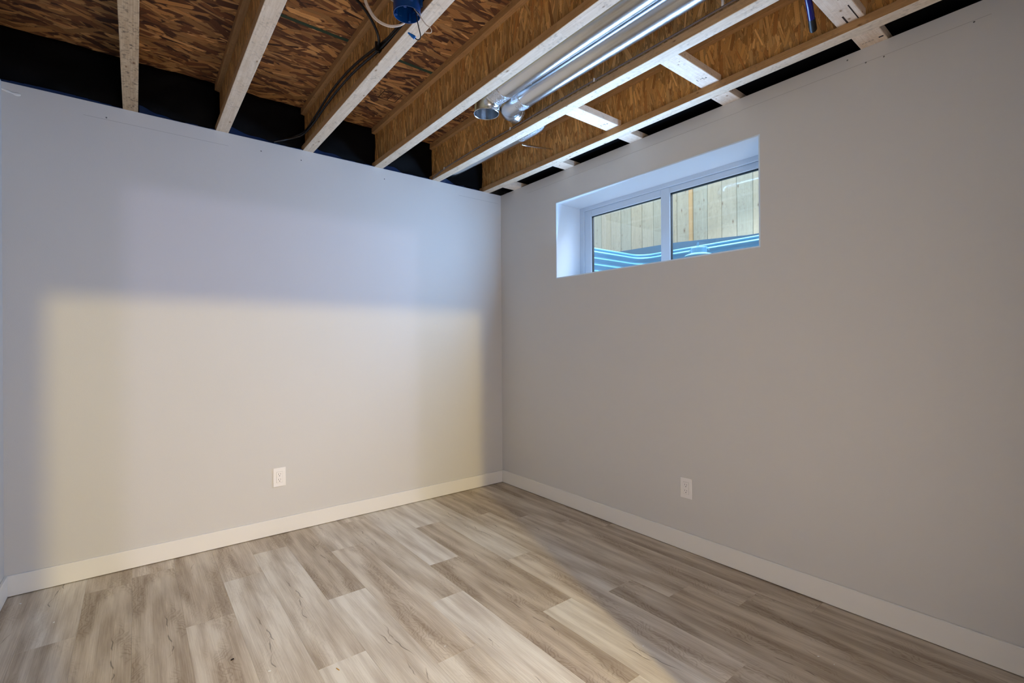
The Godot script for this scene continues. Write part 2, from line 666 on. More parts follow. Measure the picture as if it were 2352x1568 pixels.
	box(wf, Vector3(LEFT, -0.05, FRONT), Vector3(-2.223, DECK + 0.02, FRONT + 0.12))
	box(wf, Vector3(-1.377, -0.05, FRONT), Vector3(0.0, DECK + 0.02, FRONT + 0.12))
	box(wf, Vector3(-2.223, 2.03, FRONT), Vector3(-1.377, DECK + 0.02, FRONT + 0.12))
	structure("wall_front", wf, M.wall, "drywall wall with the door opening behind the camera", "wall")
	var rim := mb()
	box(rim, Vector3(0.30, H, -0.4), Vector3(0.5, DECK + 0.02, FRONT + 0.12))
	box(rim, Vector3(LEFT - 0.12, H, -0.45), Vector3(0.5, DECK + 0.02, -0.35))
	box(rim, Vector3(LEFT - 0.2, H, -0.45), Vector3(LEFT - 0.12, DECK + 0.02, FRONT + 0.12))
	box(rim, Vector3(LEFT - 0.12, -0.05, -0.42), Vector3(0.5, H, -0.35))
	box(rim, Vector3(0.0, H, FRONT), Vector3(0.5, DECK + 0.02, FRONT + 0.12))
	structure("trim_2", rim, M.concrete, "rim of the foundation above and behind the walls", "foundation")
	# ---- baseboards, a hair above the floor
	structure("baseboard_back", boxed(Vector3(LEFT, 0.003, 0.0), Vector3(0.0, 0.101, 0.013), 0.002), M.trim, "white baseboard along the back wall", "baseboard")
	structure("baseboard_right", boxed(Vector3(-0.013, 0.003, 0.013), Vector3(0.0, 0.104, FRONT), 0.002), M.trim, "white baseboard below the window wall", "baseboard")
	structure("baseboard_left", boxed(Vector3(LEFT, 0.003, 0.013), Vector3(LEFT + 0.013, 0.101, FRONT), 0.002), M.trim, "white baseboard at the lower left corner", "baseboard")
	# ---- ceiling: strand board subfloor laid over the joists
	var ce := Node3D.new()
	ce.name = "ceiling"
	add_child(ce)
	ce.set_meta("kind", "structure")
	ce.set_meta("label", "underside of the brown strand board subfloor above the joists")
	ce.set_meta("category", "ceiling")
	var zz := [-0.38, 0.84, 2.06, 3.62]
	for k in 3:
		for s in [[LEFT - 0.2, -1.5675], [-1.5675, 0.5]]:
			uvmap(0, Vector2(1.05, 1.05), Vector2(0.13 + 0.37 * k, 0.29 * k + 0.2))
			part("subfloor_panel", boxed(Vector3(s[0] + 0.001, DECK, zz[k] + 0.0015), Vector3(s[1] - 0.001, DECK + 0.018, zz[k + 1] - 0.0015)), M.deck, ce)
	uvmap(2, Vector2.ONE)
	for k in 3:      # the green sealed edge at the joint, seen bay by bay
		var a: float = JOISTS[k + 1] + FW / 2
		part("green_edge", boxed(Vector3(JOISTS[k + 1] + FW / 2, DECK - 0.0008, 0.829), Vector3(JOISTS[k + 2] - FW / 2, DECK, 0.851)), M.green, ce, "green painted panel edge")
	# printed panel stamps: ruled boxes with blurred print
	for s in [[-1.30, -1.145, 0.395, 0.51], [-0.755, -0.662, 0.42, 0.51]]:
		var st := mb()
		var y := DECK - 0.0006
		var xa: float = s[0]
		var xb: float = s[1]
		var za: float = s[2]
		var zb: float = s[3]
		for fx in [0.28, 0.66, 1.0]:
			var x := lerpf(xa, xb, fx)
			box(st, Vector3(x - 0.002, y, za), Vector3(x + 0.002, DECK, zb))
		for z in [za, zb]:
			box(st, Vector3(xa, y, z - 0.002), Vector3(xb, DECK, z + 0.002))
		for n in 26:
			var x := rng.randf_range(xa + 0.005, xb - 0.012)
			var z := za + 0.012 + rng.randi_range(0, 6) * (zb - za - 0.02) / 7.0
			box(st, Vector3(x, y, z), Vector3(x + rng.randf_range(0.004, 0.012), DECK, z + 0.005))
		part("panel_stamp", st, M.stamp, ce, "blurred dark panel stamp")


# ==================================================================== window
func bars(st: SurfaceTool, lo: Vector3, hi: Vector3, wz0: float, wz1: float, wy0: float, wy1: float, b: float) -> void:
	box(st, lo, Vector3(hi.x, hi.y, lo.z + wz0), b)
	box(st, Vector3(lo.x, lo.y, hi.z - wz1), hi, b)
	box(st, Vector3(lo.x, lo.y, lo.z + wz0), Vector3(hi.x, lo.y + wy0, hi.z - wz1), b)
	box(st, Vector3(lo.x, hi.y - wy1, lo.z + wz0), Vector3(hi.x, hi.y, hi.z - wz1), b)


func build_window() -> void:
	# lining of the deep opening, daylight put into its cool white colour
	var y0 := 1.658
	var y1 := 2.224
	var z0 := 0.676
	var z1 := 2.1555
	var tr := Node3D.new()
	tr.name = "trim_1"
	add_child(tr)
	tr.set_meta("kind", "structure")
	tr.set_meta("label", "lining of the deep window opening, daylight brightness put into its white colour")
	tr.set_meta("category", "window reveal")
	var t := 0.008
	part("head_lining", boxed(Vector3(-0.0008, y1 - t, z0), Vector3(0.25, y1, z1), 0.001), M.reveal, tr)
	part("sill_lining", boxed(Vector3(-0.0008, y0, z0), Vector3(0.25, y0 + t, z1), 0.001), M.reveal, tr)
	part("side_lining", boxed(Vector3(-0.0008, y0 + t, z0), Vector3(0.25, y1 - t, z0 + t), 0.001), M.reveal, tr)
	part("side_lining", boxed(Vector3(-0.0008, y0 + t, z1 - t), Vector3(0.25, y1 - t, z1), 0.001), M.reveal, tr)
	var w := Node3D.new()
	w.name = "window_1"
	add_child(w)
	w.set_meta("kind", "structure")
	w.set_meta("label", "white vinyl slider window high in the right wall")
	w.set_meta("category", "window")
	var fr := mb()
	bars(fr, Vector3(0.25, y0, z0), Vector3(0.35, y1, z1), 0.05, 0.05, 0.022, 0.037, 0.002)
	part("frame", fr, M.vinyl, w)
	# sliding sash on the left
	var sa := mb()
	bars(sa, Vector3(0.258, y0 + 0.022, z0 + 0.05), Vector3(0.292, y1 - 0.037, 1.468), 0.066, 0.066, 0.026, 0.048, 0.003)
	var sash := part("sash", sa, M.vinyl, w)
	var pane := mat(Color(0.93, 1.0, 0.98, 0.05), 0.02)
	pane.transparency = BaseMaterial3D.TRANSPARENCY_ALPHA
	var gasket := mat(Color(0.05, 0.12, 0.15), 0.6)
	var gk := mb()
	bars(gk, Vector3(0.268, y0 + 0.048, z0 + 0.116), Vector3(0.286, y1 - 0.085, 1.402), 0.005, 0.001, 0.004, 0.004, 0.0)
	part("gasket", gk, gasket, sash)
	part("glass_pane", boxed(Vector3(0.274, y0 + 0.050, z0 + 0.118), Vector3(0.278, y1 - 0.087, 1.401)), pane, sash)
	# fixed light on the right, glass set further back
	var be := mb()
	bars(be, Vector3(0.262, y0 + 0.022, 1.40), Vector3(0.296, y1 - 0.037, z1 - 0.05), 0.064, 0.03, 0.02, 0.038, 0.003)
	var bead := part("glazing_bead", be, M.vinyl, w)
	var gk2 := mb()
	bars(gk2, Vector3(0.270, y0 + 0.042, 1.464), Vector3(0.292, y1 - 0.075, z1 - 0.08), 0.006, 0.002, 0.004, 0.005, 0.0)
	part("gasket", gk2, gasket, bead)
	part("glass_pane", boxed(Vector3(0.279, y0 + 0.044, 1.466), Vector3(0.283, y1 - 0.077, z1 - 0.081)), pane, bead)


# ==================================================================== outside the window
func build_outside() -> void:
	var gr := mb()
	box(gr, Vector3(1.23, 1.2, -6.0), Vector3(9.0, 1.86, 9.0))
	box(gr, Vector3(0.51, 1.2, -6.0), Vector3(1.23, 1.86, 0.5))
	box(gr, Vector3(0.51, 1.2, 2.5), Vector3(1.23, 1.86, 9.0))
	box(gr, Vector3(0.36, 1.2, 0.5), Vector3(1.23, 1.36, 2.5))
	structure("ground", gr, M.soil, "bare ground of the side yard outside the window", "ground")
	# corrugated window well, U shaped in plan
	var path := []
	var zc0 := 0.62
	var zc1 := 2.30
	var xf := 1.10
	var rr := 0.13
	for k in 5:
		path.append(Vector2(lerpf(0.352, xf - rr, k / 4.0), zc0))
	for k in range(1, 13):
		var a := -PI / 2 + PI / 2 * k / 12.0
		path.append(Vector2(xf - rr + rr * cos(a), zc0 + rr + rr * sin(a)))
	for k in range(1, 7):
		path.append(Vector2(xf, lerpf(zc0 + rr, zc1 - rr, k / 6.0)))
	for k in range(1, 13):
		var a := PI / 2 * k / 12.0
		path.append(Vector2(xf - rr + rr * cos(a), zc1 - rr + rr * sin(a)))
	for k in range(1, 5):
		path.append(Vector2(lerpf(xf - rr, 0.352, k / 4.0), zc1))
	var nrm := []
	for k in path.size():
		var tt: Vector2 = (path[mini(k + 1, path.size() - 1)] - path[maxi(k - 1, 0)]).normalized()
		nrm.append(Vector2(tt.y, -tt.x))     # outward
	var ytop := 1.943
	var rows := 72
	var st := mb()
	for side in [0, 1]:
		for k in path.size() - 1:
			for j in rows:
				var p := []
				var n := []
				for e in [[k, j], [k + 1, j], [k + 1, j + 1], [k, j + 1]]:
					var y: float = ytop - 0.58 * e[1] / rows
					var ph: float = TAU * (ytop - y) / 0.052
					var o := 0.016 * cos(ph) + (0.0015 if side == 1 else 0.0)
					var slope := -0.016 * sin(ph) * TAU / 0.052     # d(out)/d(down)
					var q: Vector2 = path[e[0]] + nrm[e[0]] * o
					p.append(Vector3(q.x, y, q.y))
					var nn := Vector3(-nrm[e[0]].x, -slope, -nrm[e[0]].y).normalized()
					n.append(nn if side == 0 else -nn)
				quad_smooth(st, p, n, [Vector2.ZERO, Vector2.ZERO, Vector2.ZERO, Vector2.ZERO])
	var wl := thing("window_well", "blue-grey corrugated steel window well outside the glass", "window well")
	part("corrugated_sheet", st, M.well, wl)
	var rim := []
	var rs := []
	for k in path.size():
		rim.append(Vector3(path[k].x + nrm[k].x * 0.012, ytop + 0.004, path[k].y + nrm[k].y * 0.012))
		rs.append(0.012)
	var rst := mb()
	sweep(rst, rim, rs, 10)
	part("rolled_rim", rst, M.well, wl)
	var bp := mb()
	var bt := [[0.25, 2.062], [0.9, 2.045], [1.5, 2.0], [2.4, 1.985]]
	for k in 3:
		var za: float = bt[k][0]
		var zb: float = bt[k + 1][0]
		var ya: float = bt[k][1]
		var yb: float = bt[k + 1][1]
		for x in [1.235, 1.25]:
			poly(bp, [Vector3(x, 1.7, za), Vector3(x, 1.7, zb), Vector3(x, yb, zb), Vector3(x, ya, za)], Vector3(x - 1.24, 0, 0))
		poly(bp, [Vector3(1.235, ya, za), Vector3(1.25, ya, za), Vector3(1.25, yb, zb), Vector3(1.235, yb, zb)], Vector3.UP)
	single("edging_panel", bp, M.edging, "dark blue-grey sheet edging standing between the well and the fence", "edging")
	# vent cap standing in the well
	var vc := thing("vent_cap", "round grey metal vent cap behind the right pane", "vent cap", Vector3(0.72, 1.803, 1.40))
	var dish := mb()
	lathe(dish, [Vector2(0.03, -0.012), Vector2(0.062, -0.006), Vector2(0.094, -0.010), Vector2(0.098, -0.004), Vector2(0.092, 0.004), Vector2(0.06, 0.014), Vector2(0.03, 0.016)], Vector3.ZERO, Vector3.UP, 32)
	part("dish", dish, M.well, vc)
	var inner := mb()
	lathe(inner, [Vector2(0.0, -0.0115), Vector2(0.03, -0.0115), Vector2(0.03, -0.3), Vector2(0.0, -0.3)], Vector3.ZERO, Vector3.UP, 20)
	part("stem", inner, M.dark, vc)
	var cyl := mb()
	lathe(cyl, [Vector2(0.054, 0.012), Vector2(0.054, 0.05), Vector2(0.050, 0.055), Vector2(0.0, 0.057)], Vector3.ZERO, Vector3.UP, 24)
	part("collar", cyl, M.well, vc)
	for s in [-1, 1]:
		part("prong", tube([Vector3(0, 0.055, s * 0.045), Vector3(0, 0.052, s * 0.062), Vector3(0, 0.025, s * 0.078)], 0.0022, 6, 3), M.well, vc)
	part("wire_loop", tube([Vector3(0, 0.055, -0.012), Vector3(0, 0.085, -0.012), Vector3(0, 0.092, -0.005), Vector3(0, 0.084, -0.001), Vector3(0, 0.055, -0.004)], 0.002, 6, 4), M.well, vc)
	# board fence
	var fe := thing("fence", "tall wooden board fence beyond the window well", "fence")
	var seams := [-1.102, -0.962, -0.822, -0.682, -0.542, -0.402, -0.261, -0.123, 0.014, 0.155, 0.295, 0.432, 0.569, 0.706]
	var more := [0.743, 0.888, 1.028, 1.167, 1.309, 1.449, 1.589, 1.729, 1.869, 2.009, 2.149, 2.289]
	var n := 0
	for set_ in [seams, more]:
		for k in set_.size() - 1:
			uvmap(1, Vector2(1.9, 0.14), Vector2(rng.randf(), rng.randf()))
			var x := 1.742 + rng.randf_range(-0.002, 0.002)
			part("board", boxed(Vector3(x, 1.88, set_[k] + 0.0018), Vector3(x + 0.019, 3.7, set_[k + 1] - 0.0018), 0.002), M.boards[n % 3], fe)
			n += 1
	uvmap(1, Vector2(1.9, 0.14))
	part("post", boxed(Vector3(1.725, 1.86, 0.7065), Vector3(1.80, 3.7, 0.7425), 0.003), M.honey, fe, "honey coloured post edge")
	uvmap(2, Vector2(2.0, 0.14))
	for y in [2.1, 3.4]:
		part("rail", boxed(Vector3(1.768, y, -1.1), Vector3(1.806, y + 0.09, 2.29), 0.003), M.boards[1], fe)
	uvmap(2, Vector2.ONE)


# ==================================================================== the hall behind the door
func lamp(called: String, label: String, at: Vector3, ceiling: float, col: Color, soft: float, energy: float) -> void:
	var o := thing(called, label, "lamp", at)
	var st := mb()
	lathe(st, [Vector2(0.0, ceiling - at.y), Vector2(0.06, ceiling - at.y), Vector2(0.055, ceiling - at.y - 0.02), Vector2(0.02, ceiling - at.y - 0.03), Vector2(0.02, 0.045), Vector2(0.0, 0.045)], Vector3.ZERO, Vector3.UP, 20)
	part("lamp_holder", st, M.white, o)
	var g := mat(Color(1, 1, 1), 0.5)
	g.emission_enabled = true
	g.emission = col
	g.emission_energy_multiplier = 6.0
	var b := mb()
	var prof := []
	for k in 13:
		var a := -PI / 2 + PI * k / 12.0
		prof.append(Vector2(0.032 * cos(a), 0.032 * sin(a)))
	lathe(b, prof, Vector3.ZERO, Vector3.UP, 20)
	part("lamp_bulb", b, g, o)
	var l := OmniLight3D.new()
	l.name = called + "_light"
	l.light_color = col
	l.light_energy = energy
	l.light_size = soft
	l.omni_range = 14.0
	l.omni_attenuation = 2.0
	l.shadow_enabled = true
	o.add_child(l)


func build_hall() -> void:
	var z0 := FRONT + 0.12
	var z1 := 8.2
	var x0 := -3.6
	var x1 := 0.3
	structure("floor_hall", boxed(Vector3(x0 - 0.1, -0.12, FRONT + 0.06), Vector3(x1 + 0.1, 0.0, z1 + 0.1)), mat(Color(0.62, 0.57, 0.51), 0.5), "plank floor of the hall behind the camera", "floor")
	structure("ceiling_hall", boxed(Vector3(x0 - 0.1, H, z0), Vector3(x1 + 0.1, H + 0.1, z1 + 0.1)), M.white, "white ceiling of the hall behind the camera", "ceiling")
	var w := mb()
	box(w, Vector3(x0 - 0.1, -0.05, z0 - 0.12), Vector3(x0, H, z1 + 0.1))
	box(w, Vector3(x1, -0.05, z0), Vector3(x1 + 0.1, H, z1 + 0.1))
	box(w, Vector3(x0, -0.05, z1), Vector3(x1, H, z1 + 0.1))
	box(w, Vector3(x0, -0.05, z0 - 0.12), Vector3(LEFT - 0.12, H, z0))
	structure("wall_hall", w, M.wall, "painted walls of the hall behind the camera", "wall")
	lamp("ceiling_lamp", "warm bulb on the hall ceiling just outside the door", Vector3(-1.94, 2.289, 5.2), H, Color(1.0, 0.895, 0.56), 0.03, 9.8)
	lamp("pendant_lamp", "cool white bulb hanging further down the hall", Vector3(-1.95, 2.02, 6.93), H, Color(0.84, 0.83, 1.0), 0.06, 5.6)


# ==================================================================== joists and blocking
func build_joists() -> void:
	var labels := [
		"grimy tan joist, the leftmost over the back wall",
		"pale joist second from left, between the grimy joist and the cable joist",
		"joist carrying the black cables and the blue box",
		"joist between the blue box and the round ducts",
		"joist with the thin stapled cable, right of the ducts",
		"joist nearest the window wall, with blocking on both sides"]
	for k in 6:
		var x: float = JOISTS[k]
		var o := thing("floor_joist", labels[k], "joist", Vector3(x, H, 0.0), "floor joists")
		var zb := -0.33
		var ze := FRONT
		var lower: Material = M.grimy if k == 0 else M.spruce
		for f in [["bottom_flange", 0.0], ["top_flange", DECK - H - FH]]:
			var y: float = f[1]
			var a := mb()      # broad faces
			var b := mb()      # edges, browner spruce with side shade put into the colour
			uvmap(2, Vector2(2.1, 0.11), Vector2(0.37 * k + y, 0.23 * k))
			var hw := FW / 2
			var c := 0.0015
			poly(a, [Vector3(-hw + c, y, zb), Vector3(hw - c, y, zb), Vector3(hw - c, y, ze), Vector3(-hw + c, y, ze)], Vector3.DOWN)
			poly(a, [Vector3(-hw + c, y + FH, zb), Vector3(hw - c, y + FH, zb), Vector3(hw - c, y + FH, ze), Vector3(-hw + c, y + FH, ze)], Vector3.UP)
			for s in [-1.0, 1.0]:
				for yy in [[0.0, c, -1.0], [FH, FH - c, 1.0]]:
					poly(a, [Vector3(s * (hw - c), y + yy[0], zb), Vector3(s * (hw - c), y + yy[0], ze), Vector3(s * hw, y + yy[1], ze), Vector3(s * hw, y + yy[1], zb)], Vector3(s, yy[2], 0))
				poly(b, [Vector3(s * hw, y + c, zb), Vector3(s * hw, y + FH - c, zb), Vector3(s * hw, y + FH - c, ze), Vector3(s * hw, y + c, ze)], Vector3(s, 0, 0))
			for z in [[zb, -1.0], [ze, 1.0]]:
				poly(b, [Vector3(-hw, y, z[0]), Vector3(hw, y, z[0]), Vector3(hw, y + FH, z[0]), Vector3(-hw, y + FH, z[0])], Vector3(0, 0, z[1]))
			var mesh: ArrayMesh = a.commit()
			b.commit(mesh)
			mesh.surface_set_material(0, lower if f[1] == 0.0 else M.shaded_spruce)
			mesh.surface_set_material(1, M.shaded_spruce)
			var mi := MeshInstance3D.new()
			mi.name = f[0]
			mi.mesh = mesh
			o.add_child(mi, true)
		uvmap(1, Vector2(1.0, 1.0), Vector2(0.31 * k, 0.17 * k))
		tile = Vector2(0.9, 0.45)
		part("web", boxed(Vector3(-0.005, FH - 0.004, zb), Vector3(0.005, DECK - H - FH + 0.004, ze)), M.web, o)
	uvmap(0, Vector2(0.6, 0.12))
	# flat blocks lying on the flanges between the last two joists
	var inner := [
		[1.325, "white block between joists, nearest the taped duct, lowest of three", true],
		[1.948, "white block between joists, middle of the three above the window", true],
		[2.548, "split knotty block between joists beside the blue pipe", false]]
	for b in inner:
		uvmap(0, Vector2(0.6, 0.12), Vector2(rng.randf(), rng.randf()))
		var o := thing("wood_block", b[1], "wood block", Vector3(-0.39, H + FH, b[0] + 0.0475), "blocks between the last two joists")
		part("board", boxed(Vector3(-0.23, 0.0005, -0.0475), Vector3(0.23, 0.0385, 0.0475), 0.002), M.block, o)
		var mk := mb()
		if b[2]:      # a short pencilled note near the end
			for s in [[0.115, -0.02, 0.018, 0.002], [0.122, -0.004, 0.002, 0.014], [0.118, 0.008, 0.016, 0.002], [0.132, 0.014, 0.002, 0.012], [0.124, 0.022, 0.012, 0.002]]:
				box(mk, Vector3(s[0], 0.0, s[1]), Vector3(s[0] + s[2], 0.0006, s[1] + s[3]))
			part("pencil_mark", mk, M.hole, o)
		else:         # the end has split
			for s in [[0.09, 0.026, 0.12, 0.004], [0.15, -0.012, 0.07, 0.006]]:
				box(mk, Vector3(s[0], 0.0, s[1]), Vector3(s[0] + s[2], 0.0006, s[1] + s[3]))
			part("split", mk, M.stamp, o)
	# short blocks from the last joist to the window wall
	var outer := [
		[0.18, "short block over the window wall nearest the room corner"], [0.772, "short block over the wall, second from the room corner"],
		[1.356, "short block above the left end of the window"], [1.963, "short block above the right end of the window"],
		[2.58, "short block with a row of small ink letters, top right"], [3.19, "short block over the window wall beside the camera"]]
	for b in outer:
		uvmap(0, Vector2(0.6, 0.12), Vector2(rng.randf(), rng.randf()))
		var o := thing("wood_block", b[1], "wood block", Vector3(-0.03, H, b[0] + 0.0475), "short blocks over the window wall")
		part("board", boxed(Vector3(-0.0875, 0.0005, -0.0475), Vector3(0.1, 0.0385, 0.0475), 0.002), M.block, o)
		if b[0] > 2.5 and b[0] < 3.0:
			var mk := mb()
			for n in 4:      # A A A A
				var z := -0.028 + n * 0.011
				poly(mk, [Vector3(-0.016, 0.0, z), Vector3(-0.005, 0.0, z - 0.004), Vector3(-0.005, 0.0, z - 0.0025)], Vector3.DOWN)
				poly(mk, [Vector3(-0.016, 0.0, z), Vector3(-0.005, 0.0, z + 0.004), Vector3(-0.005, 0.0, z + 0.0025)], Vector3.DOWN)
				poly(mk, [Vector3(-0.009, 0.0, z - 0.002), Vector3(-0.009, 0.0, z + 0.002), Vector3(-0.0075, 0.0, z + 0.002), Vector3(-0.0075, 0.0, z - 0.002)], Vector3.DOWN)
			for n in 5:
				box(mk, Vector3(-0.014 + 0.002 * n, -0.0001, 0.026), Vector3(-0.0128 + 0.002 * n, 0.0005, 0.042))
			part("ink_letters", mk, M.hole, o)
	uvmap(2, Vector2.ONE)


# ==================================================================== black plastic at the joist ends
func build_insulation() -> void:
	var ends := [LEFT - 0.11]
	ends.append_array(JOISTS)
	var labels := [
		"black plastic covered insulation left of the leftmost joist",
		"black plastic covered insulation between the leftmost and second joist",
		"black plastic covered insulation between second and cable joist",
		"black plastic covered insulation left of the joist beside the ducts",
		"black plastic covered insulation below the open duct elbow",
		"black plastic covered insulation in the bay of the taped duct"]
	var n := FastNoiseLite.new()
	n.seed = 5
	n.frequency = 3.0
	for k in 6:
		var x0: float = ends[k] + (0.004 if k > 0 else 0.0) + 0.001
		var x1: float = ends[k + 1] - 0.006
		var o := thing("insulation", labels[k], "insulation", Vector3((x0 + x1) / 2, H, -0.03), "black insulation at the joist ends")
		var nx := 16
		var ny := 9
		var hw := (x1 - x0) / 2
		var hh := DECK - H
		var st := mb()
		st.set_smooth_group(0)
		var at := func(i: int, j: int) -> Vector3:
			var a := float(i) / nx
			var b := float(j) / ny
			var edge := minf(minf(a, 1 - a) * (x1 - x0), minf(b, 1 - b) * hh + 0.02)
			var bulge := 0.018 * (1.0 - exp(-edge * 22.0)) + n.get_noise_2d(x0 + a * (x1 - x0), b * hh * 1.5 + k) * 0.024
			return Vector3(lerpf(-hw, hw, a), b * hh, minf(-0.022 + bulge, 0.006))
		for i in nx:
			for j in ny:
				var p := [at.call(i, j), at.call(i + 1, j), at.call(i + 1, j + 1), at.call(i, j + 1)]
				for q in [p[0], p[2], p[1], p[0], p[3], p[2]]:
					st.add_vertex(q)
		var lo := Vector3(-hw, 0.0, -0.28)
		var hi := Vector3(hw, hh, -0.03)
		for q in [[Vector3(-hw, 0, -0.28), Vector3(hw, 0, -0.28), Vector3(hw, hh, -0.28), Vector3(-hw, hh, -0.28)]]:
			for t in [q[0], q[1], q[2], q[0], q[2], q[3]]:
				st.add_vertex(t)
		for i in nx:      # underside and top
			for j in [0, ny]:
				var a: Vector3 = at.call(i, j)
				var b: Vector3 = at.call(i + 1, j)
				var c := Vector3(b.x, b.y, -0.28)
				var d := Vector3(a.x, a.y, -0.28)
				for t in ([a, b, c, a, c, d] if j == 0 else [a, c, b, a, d, c]):
					st.add_vertex(t)
		for j in ny:
			for i in [0, nx]:
				var a: Vector3 = at.call(i, j)
				var b: Vector3 = at.call(i, j + 1)
				var c := Vector3(b.x, b.y, -0.28)
				var d := Vector3(a.x, a.y, -0.28)
				for t in ([a, b, c, a, c, d] if i == nx else [a, c, b, a, d, c]):
					st.add_vertex(t)
		st.index()
		st.generate_normals()
		part("plastic_cover", st, M.poly, o)
		# a loose fold of dark blue sheet lying on the wall top, right of each joist
		if k > 0:
			var w: float = [0.0, 0.16, 0.27, 0.24, 0.20, 0.22][k]
			var fl := mb()
			var m := 10
			var xs: float = -hw + FW / 2
			for i in m:
				var pa := []
				for e in [i, i + 1]:
					var a := float(e) / m
					var y := 0.006 + 0.036 * pow(1.0 - a, 1.3) + 0.006 * sin(a * 9.0 + k)
					var z := 0.022 - 0.006 * sin(a * 7.0 + k * 2.0)
					pa.append([Vector3(xs + a * w, 0.0, z + 0.006), Vector3(xs + a * w, y, z), Vector3(xs + a * w, y, z - 0.004), Vector3(xs + a * w, 0.0, z - 0.004)])
				for e in 3:
					poly(fl, [pa[0][e], pa[1][e], pa[1][e + 1], pa[0][e + 1]], [Vector3(0, 0.1, 1), Vector3.UP, Vector3.FORWARD][e])
			part("loose_fold", fl, M.flap, o, "dark blue loose fold")
		# the edge of the sheet that shows above the drywall
		var ed := mb()
		var w0 := -hw + (FW / 2 if k > 0 else 0.0)
		var w1 := hw - FW / 2 + 0.006
		for i in 12:
			var a := lerpf(w0, w1, i / 12.0)
			var b := lerpf(w0, w1, (i + 1) / 12.0)
			var hgt := (0.013 * sin(PI * (i + 0.5) / 12.0) + 0.002) if k == 0 else 0.004 + 0.002 * sin(i * 1.7 + k)
			box(ed, Vector3(a, 0.0005, 0.018), Vector3(b, hgt, 0.029))
		part("sheet_edge", ed, M.flap, o, "blue-black sheet edge")
	# along the window wall, behind the last joist
	var st2 := mb()
	box(st2, Vector3(-0.14, 0.045, -0.03), Vector3(0.29, DECK - H, FRONT - 0.03), 0.01)
	var rr := thing("insulation", "long black strip of insulation above the window wall", "insulation", Vector3(0.0, H, 0.02), "black insulation at the joist ends")
	part("plastic_cover", st2, M.poly, rr)
	var lip := mb()
	box(lip, Vector3(0.08, 0.0005, -0.03), Vector3(0.29, 0.0445, FRONT - 0.03))
	part("wall_top_strip", lip, M.poly, rr)


